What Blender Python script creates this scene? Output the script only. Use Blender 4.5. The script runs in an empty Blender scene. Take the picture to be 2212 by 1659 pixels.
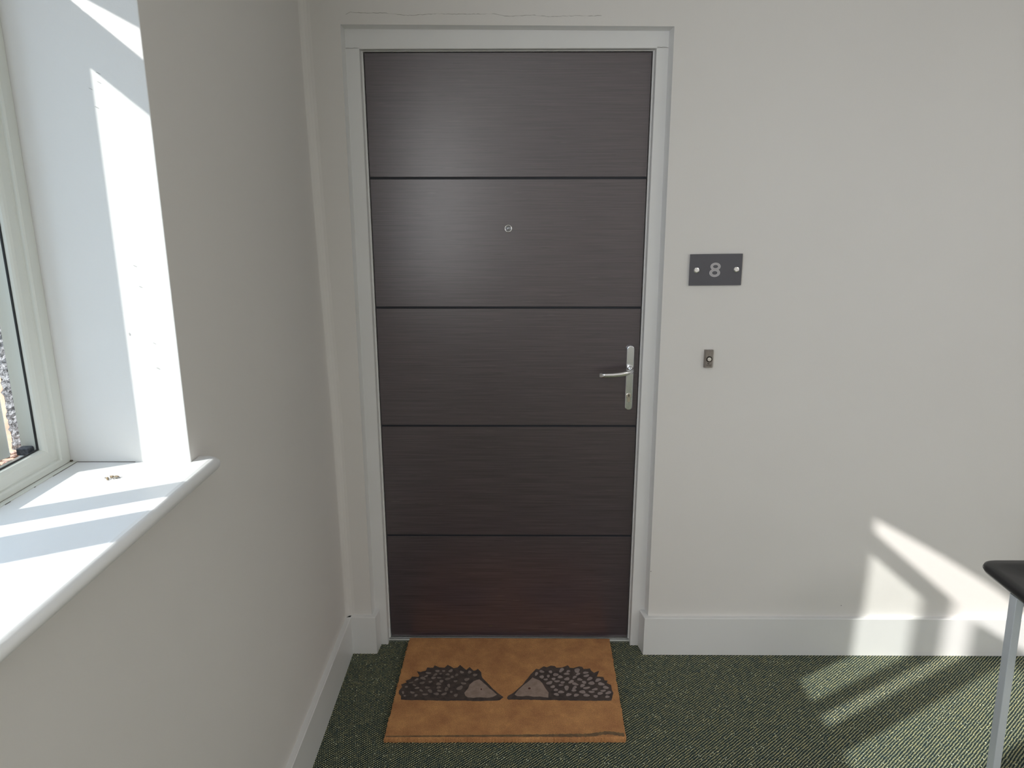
import bpy, bmesh, math, random
from mathutils import Vector, Matrix
random.seed(7)
PI = math.pi
scene = bpy.context.scene
C = scene.collection

# ------------------------------------------------------------ camera
FPX, PITCH, YAW, ROLL = 1566.307, 0.24931, -0.00753, -0.00087
cam_data = bpy.data.cameras.new('camera')
cam_data.sensor_width = 36.0
cam_data.lens = FPX / 2212 * 36.0
cam_data.clip_start = 0.05
cam = bpy.data.objects.new('camera', cam_data)
C.objects.link(cam)
fw = Vector((math.sin(YAW) * math.cos(PITCH), math.cos(YAW) * math.cos(PITCH), -math.sin(PITCH)))
rt = Vector((math.cos(YAW), -math.sin(YAW), 0))
up = rt.cross(fw)
rt2 = rt * math.cos(ROLL) + up * math.sin(ROLL)
up2 = -rt * math.sin(ROLL) + up * math.cos(ROLL)
M = Matrix.Identity(4)
for i in range(3):
    M[i][0] = rt2[i]; M[i][1] = up2[i]; M[i][2] = -fw[i]
M[0][3], M[1][3], M[2][3] = 0.03026, -2.42003, 1.60081
cam.matrix_world = M
scene.camera = cam

# ------------------------------------------------------------ light and exposure
SUN_E, SKY_E, CEIL_E, SIDE_E = 5.5, 3.3, 21.0, 31.0
SUN_DIR = Vector((1.0, 0.567, -0.725)).normalized()
w = bpy.data.worlds.new('sky'); scene.world = w; w.use_nodes = True
bg = w.node_tree.nodes['Background']
bg.inputs[0].default_value = (0.64, 0.79, 1.0, 1); bg.inputs[1].default_value = SKY_E
sd = bpy.data.lights.new('sun', 'SUN'); sd.energy = SUN_E; sd.angle = math.radians(0.6)
sd.color = (1.0, 0.965, 0.92)
so = bpy.data.objects.new('sun', sd); C.objects.link(so)
so.rotation_euler = SUN_DIR.to_track_quat('-Z', 'Y').to_euler(); so.location = (-3, -3, 4)
sl_ = bpy.data.lights.new('side_fill_light', 'AREA'); sl_.shape = 'RECTANGLE'  # fill light added at the invented side opening
sl_.size = 1.15; sl_.size_y = 1.05; sl_.energy = SIDE_E; sl_.color = (0.99, 0.985, 0.985)
s2_ = bpy.data.objects.new('side_fill_light', sl_); C.objects.link(s2_)
s2_.location = (-.60, -2.92, 1.62); s2_.rotation_euler = (0, -PI / 2, 0)
cd = bpy.data.lights.new('ceiling_fill_light', 'AREA'); cd.shape = 'SQUARE'; cd.size = 1.1  # unseen overhead fill added to brighten the left wall
cd.energy = CEIL_E; cd.color = (1.0, 0.97, 0.93)
co = bpy.data.objects.new('ceiling_fill_light', cd); C.objects.link(co); co.location = (2.4, -3.4, 2.43)
scene.view_settings.view_transform = 'Standard'
scene.view_settings.look = 'None'
scene.view_settings.gamma = 1
scene.view_settings.exposure = 0.22
scene.view_settings.use_curve_mapping = False

# ------------------------------------------------------------ material helpers
def new_mat(name, col, rough=0.5, metal=0.0, spec=0.5):
    m = bpy.data.materials.new(name); m.use_nodes = True
    b = m.node_tree.nodes['Principled BSDF']
    b.inputs['Base Color'].default_value = (*col, 1)
    b.inputs['Roughness'].default_value = rough
    b.inputs['Metallic'].default_value = metal
    b.inputs['Specular IOR Level'].default_value = spec
    return m
def nd(m, t, **kw):
    n = m.node_tree.nodes.new(t)
    for k, v in kw.items():
        if k in n.inputs: n.inputs[k].default_value = v
        else: setattr(n, k, v)
    return n
def lk(m, a, b): m.node_tree.links.new(a, b)
def coords(m, scale=(1, 1, 1), rot=(0, 0, 0)):
    t = nd(m, 'ShaderNodeTexCoord'); mp = nd(m, 'ShaderNodeMapping')
    mp.inputs['Scale'].default_value = scale; mp.inputs['Rotation'].default_value = rot
    lk(m, t.outputs['Object'], mp.inputs['Vector']); return mp.outputs['Vector']
def bsdf(m): return m.node_tree.nodes['Principled BSDF']
def mottled(name, c1, c2, scale, rough=0.6, bump=0.0, bscale=200, spec=0.4, stretch=(1, 1, 1), metal=0.0, dist=0.001):
    m = new_mat(name, c1, rough, metal, spec)
    v = coords(m, stretch)
    n = nd(m, 'ShaderNodeTexNoise', Scale=scale, Detail=4.0); lk(m, v, n.inputs['Vector'])
    r = nd(m, 'ShaderNodeValToRGB'); r.color_ramp.elements[0].position = .35; r.color_ramp.elements[1].position = .65
    r.color_ramp.elements[0].color = (*c1, 1); r.color_ramp.elements[1].color = (*c2, 1)
    lk(m, n.outputs['Fac'], r.inputs['Fac']); lk(m, r.outputs['Color'], bsdf(m).inputs['Base Color'])
    if bump:
        n2 = nd(m, 'ShaderNodeTexNoise', Scale=bscale, Detail=3.0); lk(m, v, n2.inputs['Vector'])
        b = nd(m, 'ShaderNodeBump', Strength=bump, Distance=dist)
        lk(m, n2.outputs['Fac'], b.inputs['Height']); lk(m, b.outputs['Normal'], bsdf(m).inputs['Normal'])
    return m

M_wall = mottled('painted_plaster', (.775, .753, .727), (.795, .773, .747), 1.5, .75, .25, 260, .3, dist=.0006)
M_reveal = mottled('painted_reveal', (.80, .795, .78), (.82, .815, .80), 3, .6, .35, 170, .35, dist=.0008)
M_trim = mottled('white_satin_paint', (.80, .80, .795), (.82, .82, .815), 5, .35, .12, 120, .5, dist=.0005)
M_sill = mottled('white_gloss_paint', (.84, .845, .85), (.86, .865, .87), 5, .3, .2, 60, .5, stretch=(1, .12, 1), dist=.0005)
M_upvc = mottled('cream_white_plastic', (.74, .76, .71), (.76, .78, .73), 4, .3, .05, 30, .5)
M_ceil = mottled('ceiling_paint', (.80, .80, .79), (.82, .82, .81), 2, .8)
M_black = new_mat('black_rubber', (.008, .008, .009), .5)
M_gap = new_mat('dark_gap', (.01, .01, .012), .8)
M_chrome = new_mat('chrome', (.86, .86, .87), .08, 1.0)
M_brush = mottled('brushed_steel', (.82, .84, .88), (.90, .92, .96), 60, .2, .05, 200, stretch=(6, 6, .15), metal=1.0, dist=.00005)
M_brass = new_mat('pale_nickel', (.72, .66, .58), .3, 1.0)
M_alu = mottled('aluminium', (.68, .70, .69), (.75, .77, .76), 40, .32, .0, metal=.9, stretch=(.2, 3, 3))
M_glasslens = new_mat('lens_glass', (.35, .36, .38), .05, .6)

def door_mat():
    m = new_mat('dark_wood_veneer', (.1, .08, .08), .33, 0, .6)
    v = coords(m, (4.5, 1, 250))
    n = nd(m, 'ShaderNodeTexNoise', Scale=1.0, Detail=5.0, Roughness=.62); lk(m, v, n.inputs['Vector'])
    r = nd(m, 'ShaderNodeValToRGB')
    e = r.color_ramp.elements
    e[0].position = .30; e[0].color = (.044, .029, .036, 1)
    e[1].position = .72; e[1].color = (.100, .070, .076, 1)
    k = e.new(.5); k.color = (.071, .049, .056, 1)
    lk(m, n.outputs['Fac'], r.inputs['Fac'])
    # short dark and pale pore flecks along the grain
    v2 = coords(m, (11, 1, 330))
    n2 = nd(m, 'ShaderNodeTexNoise', Scale=1.0, Detail=1.0); lk(m, v2, n2.inputs['Vector'])
    r2 = nd(m, 'ShaderNodeValToRGB'); r2.color_ramp.elements[0].position = .70; r2.color_ramp.elements[1].position = .77
    lk(m, n2.outputs['Fac'], r2.inputs['Fac'])
    mx = nd(m, 'ShaderNodeMixRGB', Color2=(.026, .019, .021, 1)); lk(m, r2.outputs['Color'], mx.inputs['Fac']); lk(m, r.outputs['Color'], mx.inputs['Color1'])
    v3 = coords(m, (7, 1, 300)); n3 = nd(m, 'ShaderNodeTexNoise', Scale=1.3, Detail=1.0); lk(m, v3, n3.inputs['Vector'])
    r3 = nd(m, 'ShaderNodeValToRGB'); r3.color_ramp.elements[0].position = .73; r3.color_ramp.elements[1].position = .80
    lk(m, n3.outputs['Fac'], r3.inputs['Fac'])
    mx3 = nd(m, 'ShaderNodeMixRGB', Color2=(.19, .15, .14, 1)); lk(m, r3.outputs['Color'], mx3.inputs['Fac']); lk(m, mx.outputs['Color'], mx3.inputs['Color1'])
    # broad tonal patches of the veneer leaf
    v4 = coords(m, (2.5, 1, 5)); n4 = nd(m, 'ShaderNodeTexNoise', Scale=1.0, Detail=2.0); lk(m, v4, n4.inputs['Vector'])
    hs = nd(m, 'ShaderNodeMixRGB', Color2=(.84, .90, 1.0, 1), blend_type='MULTIPLY')
    lk(m, n4.outputs['Fac'], hs.inputs['Fac']); lk(m, mx3.outputs['Color'], hs.inputs['Color1'])
    lk(m, hs.outputs['Color'], bsdf(m).inputs['Base Color'])
    bsdf(m).inputs['Coat Weight'].default_value = 1.0; bsdf(m).inputs['Coat IOR'].default_value = 1.62
    bsdf(m).inputs['Coat Roughness'].default_value = .27
    b = nd(m, 'ShaderNodeBump', Strength=.5, Distance=.0006)
    lk(m, n.outputs['Fac'], b.inputs['Height']); lk(m, b.outputs['Normal'], bsdf(m).inputs['Normal'])
    return m
M_door = door_mat()

def carpet_mat():
    m = new_mat('green_loop_carpet', (.1, .13, .1), .95, 0, .1)
    N = lambda op, a, b=None: _math(m, op, a, b)
    v = coords(m, (1, 1, 1), (0, 0, math.radians(-40)))
    nz = nd(m, 'ShaderNodeTexNoise', Scale=60.0, Detail=2.0); lk(m, v, nz.inputs['Vector'])
    sx = nd(m, 'ShaderNodeSeparateXYZ'); lk(m, v, sx.inputs[0])
    wob = N('MULTIPLY', N('SUBTRACT', nz.outputs['Fac'], .5), 4.0)
    a = N('SINE', N('ADD', N('MULTIPLY', sx.outputs['Y'], 2 * PI / .0075), wob))
    row = N('MULTIPLY', N('FLOOR', N('MULTIPLY', sx.outputs['Y'], 1 / .0075)), 2.1)
    bb = N('SINE', N('ADD', N('ADD', N('MULTIPLY', sx.outputs['X'], 2 * PI / .0058), wob), row))
    h = N('MULTIPLY', N('ADD', N('MULTIPLY', a, .48), N('MULTIPLY', bb, .52)), .5)
    h = N('ADD', h, .5)
    r = nd(m, 'ShaderNodeValToRGB'); e = r.color_ramp.elements
    e[0].position = .25; e[0].color = (.013, .024, .029, 1)
    e[1].position = .93; e[1].color = (.85, .80, .56, 1)
    k = e.new(.62); k.color = (.066, .084, .086, 1)
    lk(m, h, r.inputs['Fac'])
    # per-tuft colour variation: dark green, grey and yellow-green yarns
    vo = nd(m, 'ShaderNodeTexVoronoi', Scale=150.0); lk(m, v, vo.inputs['Vector'])
    r2 = nd(m, 'ShaderNodeValToRGB'); f = r2.color_ramp.elements
    f[0].position = 0; f[0].color = (.5, .64, .72, 1); f[1].position = 1; f[1].color = (1.45, 1.4, 1.05, 1)
    lk(m, vo.outputs['Color'], r2.inputs['Fac'])
    mx = nd(m, 'ShaderNodeMixRGB', Fac=1.0, blend_type='MULTIPLY'); lk(m, r.outputs['Color'], mx.inputs['Color1']); lk(m, r2.outputs['Color'], mx.inputs['Color2'])
    # sparse shiny pale specks
    vs = nd(m, 'ShaderNodeTexVoronoi', Scale=125.0); lk(m, v, vs.inputs['Vector'])
    d = N('LESS_THAN', vs.outputs['Distance'], .22)
    sc = nd(m, 'ShaderNodeSeparateColor'); lk(m, vs.outputs['Color'], sc.inputs[0])
    g = N('MULTIPLY', d, N('GREATER_THAN', sc.outputs[0], .86))
    mx2 = nd(m, 'ShaderNodeMixRGB', Color2=(.75, .80, .62, 1)); lk(m, g, mx2.inputs['Fac']); lk(m, mx.outputs['Color'], mx2.inputs['Color1'])
    lk(m, mx2.outputs['Color'], bsdf(m).inputs['Base Color'])
    bp = nd(m, 'ShaderNodeBump', Strength=1.0, Distance=.0022); lk(m, h, bp.inputs['Height']); lk(m, bp.outputs['Normal'], bsdf(m).inputs['Normal'])
    return m
def _math(m, op, a, b=None):
    n = m.node_tree.nodes.new('ShaderNodeMath'); n.operation = op
    for i, x in enumerate((a, b)):
        if x is None: continue
        if isinstance(x, (int, float)): n.inputs[i].default_value = x
        else: lk(m, x, n.inputs[i])
    return n.outputs[0]
M_carpet = carpet_mat()

def coir_mat():
    m = new_mat('coir', (.55, .26, .11), .95, 0, .1)
    v = coords(m, (1, 1, 1))
    n = nd(m, 'ShaderNodeTexNoise', Scale=14.0, Detail=6.0, Roughness=.65); lk(m, v, n.inputs['Vector'])
    r = nd(m, 'ShaderNodeValToRGB'); e = r.color_ramp.elements
    e[0].position = .33; e[0].color = (.50, .24, .115, 1); e[1].position = .68; e[1].color = (.72, .38, .17, 1)
    lk(m, n.outputs['Fac'], r.inputs['Fac'])
    n2 = nd(m, 'ShaderNodeTexNoise', Scale=520.0, Detail=2.0); lk(m, v, n2.inputs['Vector'])
    r2 = nd(m, 'ShaderNodeValToRGB'); f = r2.color_ramp.elements
    f[0].position = .3; f[0].color = (.62, .60, .58, 1); f[1].position = .7; f[1].color = (1.25, 1.22, 1.15, 1)
    lk(m, n2.outputs['Fac'], r2.inputs['Fac'])
    mx = nd(m, 'ShaderNodeMixRGB', Fac=1.0, blend_type='MULTIPLY'); lk(m, r.outputs['Color'], mx.inputs['Color1']); lk(m, r2.outputs['Color'], mx.inputs['Color2'])
    lk(m, mx.outputs['Color'], bsdf(m).inputs['Base Color'])
    b = nd(m, 'ShaderNodeBump', Strength=.8, Distance=.002); lk(m, n2.outputs['Fac'], b.inputs['Height']); lk(m, b.outputs['Normal'], bsdf(m).inputs['Normal'])
    return m
M_coir = coir_mat()
M_print_dark = mottled('dark_print', (.075, .06, .058), (.115, .09, .08), 60, .95, .8, 500, .1, dist=.0015)
M_print_pale = mottled('pale_print', (.33, .245, .205), (.42, .315, .265), 60, .95, .8, 500, .1, dist=.0015)
M_print_spot = mottled('grey_print', (.33, .265, .245), (.42, .34, .315), 60, .95, .8, 500, .1, dist=.0015)
M_print_faded = mottled('faded_print', (.21, .165, .145), (.33, .265, .235), 30, .95, .8, 500, .1, dist=.0015)
M_grime = mottled('matted_edge', (.17, .115, .075), (.24, .16, .09), 80, .95, .8, 500, .1, dist=.0015)

# ------------------------------------------------------------ mesh helpers
def link(name, bm, mat, parent=None, smooth=False, mats=None):
    bmesh.ops.recalc_face_normals(bm, faces=bm.faces[:])
    me = bpy.data.meshes.new(name); bm.to_mesh(me); bm.free()
    for mm in (mats or [mat]): me.materials.append(mm)
    if smooth:
        for p in me.polygons: p.use_smooth = True
    o = bpy.data.objects.new(name, me); C.objects.link(o)
    if parent is not None: o.parent = parent
    return o
def tag(o, label, cat=None, group=None, kind=None):
    o['label'] = label
    if cat: o['category'] = cat
    if group: o['group'] = group
    if kind: o['kind'] = kind
    return o
def empty(name, loc=(0, 0, 0)):
    o = bpy.data.objects.new(name, None); C.objects.link(o); o.location = loc; o.empty_display_size = .05
    return o
def localise(parent):
    """children are built in world coordinates: shift them so that they sit right under a moved parent"""
    for ch in parent.children:
        ch.matrix_parent_inverse = Matrix.Translation(parent.location).inverted()
def add_box(bm, x0, x1, y0, y1, z0, z1):
    vs = [bm.verts.new((x, y, z)) for x in (x0, x1) for y in (y0, y1) for z in (z0, z1)]
    for f in ((0, 1, 3, 2), (4, 6, 7, 5), (0, 4, 5, 1), (2, 3, 7, 6), (0, 2, 6, 4), (1, 5, 7, 3)):
        bm.faces.new([vs[i] for i in f])
    return vs
def bevel_all(bm, r, seg=2, ang=.5):
    es = [e for e in bm.edges if len(e.link_faces) == 2 and e.calc_face_angle(0) > ang]
    bmesh.ops.bevel(bm, geom=es, offset=r, segments=seg, affect='EDGES', profile=.5)
def box_bm(x0, x1, y0, y1, z0, z1, r=0, seg=2):
    bm = bmesh.new(); add_box(bm, x0, x1, y0, y1, z0, z1)
    if r: bmesh.ops.recalc_face_normals(bm, faces=bm.faces[:]); bevel_all(bm, r, seg)
    return bm
def prism(bm, pts, off):
    """closed polygon (3d points) extruded by vector off"""
    a = [bm.verts.new(p) for p in pts]; b = [bm.verts.new(Vector(p) + Vector(off)) for p in pts]
    n = len(pts)
    bm.faces.new(a); bm.faces.new(b[::-1])
    for i in range(n): bm.faces.new((a[i], b[i], b[(i + 1) % n], a[(i + 1) % n]))
def sweep_rect(bm, prof, to3d, y0, y1, z0, z1):
    """picture-frame sweep: prof = list of (u inward, depth); to3d(a, b, depth)"""
    n = len(prof); rings = []
    for (cy, cz, sy, sz) in ((y0, z0, 1, 1), (y1, z0, -1, 1), (y1, z1, -1, -1), (y0, z1, 1, -1)):
        rings.append([bm.verts.new(to3d(cy + sy * u, cz + sz * u, d)) for u, d in prof])
    for i in range(4):
        A, B = rings[i], rings[(i + 1) % 4]
        for j in range(n): bm.faces.new((A[j], A[(j + 1) % n], B[(j + 1) % n], B[j]))
def cyl(bm, c, axis, r, h, seg=32, r2=None):
    axis = Vector(axis).normalized(); q = axis.to_track_quat('Z', 'Y')
    r2 = r if r2 is None else r2
    A = [bm.verts.new(Vector(c) + q @ Vector((r * math.cos(2 * PI * i / seg), r * math.sin(2 * PI * i / seg), 0))) for i in range(seg)]
    B = [bm.verts.new(Vector(c) + q @ Vector((r2 * math.cos(2 * PI * i / seg), r2 * math.sin(2 * PI * i / seg), h))) for i in range(seg)]
    bm.faces.new(A[::-1]); bm.faces.new(B)
    for i in range(seg): bm.faces.new((A[i], A[(i + 1) % seg], B[(i + 1) % seg], B[i]))
def loft(bm, rings, cap=True):
    R_ = [[bm.verts.new(p) for p in r] for r in rings]; n = len(R_[0])
    for A, B in zip(R_, R_[1:]):
        for i in range(n): bm.faces.new((A[i], A[(i + 1) % n], B[(i + 1) % n], B[i]))
    if cap: bm.faces.new(R_[0][::-1]); bm.faces.new(R_[-1])

# ------------------------------------------------------------ the setting
FZ = -.012        # carpet
YW = -.075        # plaster face of the back wall
YF = -.035        # face of the door frame
XL = -.585        # plaster face of the left wall
CH = 2.46         # ceiling
XR, YB = 3.3, -5.0
RY0, RY1, RZ1 = -1.1353, -2.03, 2.32      # window reveal: far, near, head
SZ = 1.1212       # sill top

bm = box_bm(-.62, XR, YB, 0.02, FZ - .1, FZ)
o = link('floor', bm, M_carpet); tag(o, 'dark green loop pile carpet floor with yellow flecks', 'floor', kind='structure')
bm = box_bm(-.9, XR + .1, YB - .1, .3, CH, CH + .15)
o = link('ceiling', bm, M_ceil); tag(o, 'plain white ceiling', 'ceiling', kind='structure')

# left wall: plaster skin with a slightly uneven corner, plus the window reveal
def xcorner(z):
    t = [(-.1, -.5885), (.13, -.589), (.89, -.592), (1.36, -.603), (1.9, -.612), (2.6, -.618)]
    for (a, xa), (b, xb) in zip(t, t[1:]):
        if z <= b: return xa + (xb - xa) * (z - a) / (b - a)
    return t[-1][1]
bm = bmesh.new()
ys = [YW - .0] + [YW - .014, YW - .05, YW - .15, -.3, -.5, -.8, -1.0, RY0 + .0015]
zs = [FZ - .02, .13, .5, .89, SZ - .03, 1.36, 1.6, 1.9, 2.1, RZ1, CH]
def xl_at(y, z):
    k = max(0, min(1, (y + 1.0) / (1.0 + YW))); k = k * k
    x = XL + (xcorner(z) - XL) * k
    return x
grid = [[bm.verts.new((xl_at(y, z), y, z)) for z in zs] for y in ys]
for i in range(len(ys) - 1):
    for j in range(len(zs) - 1): bm.faces.new((grid[i][j], grid[i + 1][j], grid[i + 1][j + 1], grid[i][j + 1]))
def quad(bm, *p): bm.faces.new([bm.verts.new(q) for q in p])
quad(bm, (XL, RY0 + .0015, FZ - .02), (XL, RY1, FZ - .02), (XL, RY1, SZ - .028), (XL, RY0 + .0015, SZ - .028))
quad(bm, (XL, RY0 + .0015, RZ1), (XL, RY1, RZ1), (XL, RY1, CH), (XL, RY0 + .0015, CH))
W3 = (-2.36, -3.48, 1.02, 2.24)  # extra opening added out of view to let in fill light
quad(bm, (XL, RY1, FZ - .02), (XL, W3[0], FZ - .02), (XL, W3[0], CH), (XL, RY1, CH))
quad(bm, (XL, W3[1], FZ - .02), (XL, YB, FZ - .02), (XL, YB, CH), (XL, W3[1], CH))
quad(bm, (XL, W3[0], FZ - .02), (XL, W3[1], FZ - .02), (XL, W3[1], W3[2]), (XL, W3[0], W3[2]))
quad(bm, (XL, W3[0], W3[3]), (XL, W3[1], W3[3]), (XL, W3[1], CH), (XL, W3[0], CH))
for ya, yb, za, zc in ((W3[0], W3[0], W3[2], W3[3]), (W3[1], W3[1], W3[2], W3[3])): quad(bm, (-.876, ya, za), (XL, ya, za), (XL, ya, zc), (-.876, ya, zc))
for za in W3[2:]: quad(bm, (-.876, W3[0], za), (XL, W3[0], za), (XL, W3[1], za), (-.876, W3[1], za))
o = link('wall_left', bm, M_wall)
for p in o.data.polygons: p.use_smooth = p.center.y > -.9
tag(o, 'off-white plastered left wall holding the window', 'wall', kind='structure')
# reveal: far jamb (with a small rounded arris), near jamb, head, and masonry below
bm = bmesh.new()
XO = -.872
r_ = .0015
prof = [(XO, RY0), (XL - r_, RY0), (XL - .0004, RY0 + .0004), (XL, RY0 + r_)]
a = [bm.verts.new((x, y, SZ - .04)) for x, y in prof]; b = [bm.verts.new((x, y, RZ1)) for x, y in prof]
for i in range(3): bm.faces.new((a[i], a[i + 1], b[i + 1], b[i]))
quad(bm, (XO, RY1, SZ - .04), (XL, RY1, SZ - .04), (XL, RY1, RZ1), (XO, RY1, RZ1))
quad(bm, (XO, RY0, RZ1), (XL, RY0, RZ1), (XL, RY1, RZ1), (XO, RY1, RZ1))
rv = link('window_reveal', bm, M_reveal, o)
rv['label'] = 'sunlit white plaster reveal of the window'

# faint smudges on the far reveal
M_smudge = new_mat('grey_smudge', (.50, .49, .48), .7)
for (px, py, a_, b_) in ((212, 158, .004, .0008), (214, 178, .0035, .0007), (209, 232, .0035, .0009), (292, 575, .0035, .0009), (304, 620, .003, .001), (280, 722, .0015, .003), (334, 742, .003, .0008), (342, 796, .0035, .0012), (196, 192, .0035, .0006)):
    d_ = fw + rt2 * ((px - 1106) / FPX) - up2 * ((py - 829.5) / FPX)
    k_ = (RY0 - .0004 - M.translation.y) / d_.y
    p_ = M.translation + d_ * k_
    bm = bmesh.new()
    bm.faces.new([bm.verts.new((p_.x + a_ * math.cos(t), p_.y, p_.z + b_ * math.sin(t) - a_ * .5 * math.cos(t))) for t in [2 * PI * i / 12 for i in range(12)]])
    link('smudge', bm, M_smudge, rv)

# outer masonry leaf with a segmental arch over the window
bm = bmesh.new()
X0, X1 = -.957, -.8755
OY0, OY1, OZ0 = -1.100, -2.065, 1.132
def arch(y):
    pts = [(-1.10, 2.065), (-1.28, 2.118), (-1.36, 2.145), (-1.48, 2.180), (-1.61, 2.205), (-1.75, 2.190), (-1.90, 2.140), (-2.065, 2.05)]
    for (a, za), (b, zb) in zip(pts, pts[1:]):
        if y >= b: return za + (zb - za) * (y - a) / (b - a)
    return 2.05
for x in (X0, X1):
    quad(bm, (x, .6, -.6), (x, OY0, -.6), (x, OY0, 3.2), (x, .6, 3.2))
    quad(bm, (x, OY1, -.6), (x, W3[0], -.6), (x, W3[0], 3.2), (x, OY1, 3.2))
    quad(bm, (x, W3[1], -.6), (x, YB - 1.5, -.6), (x, YB - 1.5, 3.2), (x, W3[1], 3.2))
    quad(bm, (x, W3[0], -.6), (x, W3[1], -.6), (x, W3[1], W3[2]), (x, W3[0], W3[2]))
    quad(bm, (x, W3[0], W3[3]), (x, W3[1], W3[3]), (x, W3[1], 3.2), (x, W3[0], 3.2))
    quad(bm, (x, OY0, -.6), (x, OY1, -.6), (x, OY1, OZ0), (x, OY0, OZ0))
    n = 24
    for i in range(n):
        ya = OY0 + (OY1 - OY0) * i / n; yb = OY0 + (OY1 - OY0) * (i + 1) / n
        quad(bm, (x, ya, arch(ya)), (x, yb, arch(yb)), (x, yb, 3.2), (x, ya, 3.2))
for i in range(n):
    ya = OY0 + (OY1 - OY0) * i / n; yb = OY0 + (OY1 - OY0) * (i + 1) / n
    quad(bm, (X0, ya, arch(ya)), (X1, ya, arch(ya)), (X1, yb, arch(yb)), (X0, yb, arch(yb)))
quad(bm, (X0, OY0, OZ0), (X0 + .014, OY0, OZ0), (X0 + .014, OY0, arch(OY0)), (X0, OY0, arch(OY0)))
quad(bm, (X0, OY1, OZ0), (X1, OY1, OZ0), (X1, OY1, arch(OY1)), (X0, OY1, arch(OY1)))
quad(bm, (X0, OY0, OZ0), (X1, OY0, OZ0), (X1, OY1, OZ0), (X0, OY1, OZ0))
quad(bm, (X0, .6, 3.2), (X1, .6, 3.2), (X1, YB - 1.5, 3.2), (X0, YB - 1.5, 3.2))
quad(bm, (X0, .6, -.6), (X1, .6, -.6), (X1, .6, 3.2), (X0, .6, 3.2))
M_brick = mottled('peach_brick', (.52, .33, .23), (.62, .43, .31), 30, .9, .6, 150, .2)
o = link('wall_outside', bm, M_brick); tag(o, 'peach coloured outer masonry seen past the window frame', 'wall', kind='structure')
M_mortar = mottled('rough_grey_mortar', (.10, .095, .09), (.36, .35, .34), 160, .95, 1.0, 260, .1, dist=.006)
bm = bmesh.new()
ny, nz = 6, 150
g = []
for j in range(nz + 1):
    z = 1.13 + (2.06 - 1.13) * j / nz
    row = []
    for i in range(ny + 1):
        x = X0 + .014 + (X1 - X0 - .022) * i / ny
        e = (random.uniform(-.003, .0035) if i == 0 else 0)
        row.append(bm.verts.new((x + e, OY0 - random.uniform(-.001, .004), z)))
    g.append(row)
for j in range(nz):
    for i in range(ny): bm.faces.new((g[j][i], g[j][i + 1], g[j + 1][i + 1], g[j + 1][i]))
mo = link('rough_mortar', bm, M_mortar, o); mo['label'] = 'fuzzy dark grey mortar strip'

# back wall with the splayed door recess
bm = bmesh.new()
LT, LB, RT, RB, ZTL, ZTR = -.4962, -.4988, .4946, .5062, 2.1048, 2.0968
zb = FZ - .02
FD = .006
def P(x, z, y=YW): return (x, y, z)
r_ = .030
fil = []
for k in range(6):
    t = PI / 2 * k / 5
    fil.append((r_ * (1 - math.sin(t)) - 0.0, YW - r_ * (1 - math.cos(t))))
# corner fillet strip follows the uneven corner
cols = []
for z in zs:
    xc = xcorner(z)
    cols.append([bm.verts.new((xc + f[0] , f[1], z)) for f in fil])
for A, B in zip(cols, cols[1:]):
    for i in range(5): bm.faces.new((A[i], A[i + 1], B[i + 1], B[i]))
left_edge = [c[0] for c in cols]
def lerp(a, b, t): return a + (b - a) * t
Lc = [bm.verts.new((lerp(LB, LT, min(1, (z - zb) / (ZTL - zb))), YW, z)) for z in zs]
for i in range(len(zs) - 1):
    bm.faces.new((left_edge[i], Lc[i], Lc[i + 1], left_edge[i + 1]))
tl = P(LT, ZTL); tr = P(RT, ZTR)
quad(bm, P(LT, 2.1048), P(RT, 2.0968), P(RT, CH), P(LT, CH))
quad(bm, P(RB, zb), P(XR, zb), P(XR, CH), P(RT, CH), P(RT, ZTR))
IL, IR, IZL, IZR = -.4926, .4855, 2.0995, 2.0915
YI = YF - .0008
ret = bmesh.new()
quad(ret, (LB, YW, zb), (LT, YW, ZTL), (IL, YI + .012, IZL), (LB + .005, YI + .012, zb))
quad(ret, (LT, YW, ZTL), (RT, YW, ZTR), (IR, YI + .012, IZR), (IL, YI + .012, IZL))
quad(ret, (RT, YW, ZTR), (RB, YW, zb), (RB - .008, YI + .012, zb), (IR, YI + .012, IZR))
M_backwall = M_wall
o_wb = link('wall_back', bm, M_backwall); tag(o_wb, 'off-white plastered back wall around the recessed door', 'wall', kind='structure')
rr_ = link('door_recess', ret, M_trim, o_wb); rr_['label'] = 'narrow white painted return around the door frame'
# hairline crack over the door, a few plaster chips
def ribbon(name, pts, wd, mat, parent, y):
    bm = bmesh.new(); prev = None
    out = []
    for (xa, za), (xb, zb_) in zip(pts, pts[1:]):
        n = max(2, int(math.hypot(xb - xa, zb_ - za) / .006))
        for i in range(n):
            t = i / n; out.append((lerp(xa, xb, t), lerp(za, zb_, t) + random.uniform(-.0008, .0008)))
    out.append(pts[-1])
    for i, (x, z) in enumerate(out):
        ww = wd * random.uniform(.3, 1.0) * (0.35 if (i % 23) > 19 else 1)
        cur = [bm.verts.new((x, y, z + ww / 2)), bm.verts.new((x, y, z - ww / 2))]
        if prev: bm.faces.new((prev[0], cur[0], cur[1], prev[1]))
        prev = cur
    return link(name, bm, mat, parent)
M_crack = new_mat('crack_shadow', (.30, .28, .25), .9)
cr = ribbon('plaster_crack', [(-.4782, 2.131), (-.4641, 2.1379), (-.44, 2.136), (-.3574, 2.1347), (-.30, 2.1285), (-.2891, 2.1285), (-.2136, 2.1325), (-.1315, 2.1312), (-.0357, 2.1319), (-.0083, 2.1256), (.03, 2.1262), (.0737, 2.1285), (.1216, 2.1243), (.20, 2.1262), (.2787, 2.1261)], .0013, M_crack, o_wb, YW - .0004)
cr['label'] = 'thin wavering crack in the plaster above the door'
M_pit = new_mat('dark_speck', (.04, .032, .028), .9)
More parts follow.
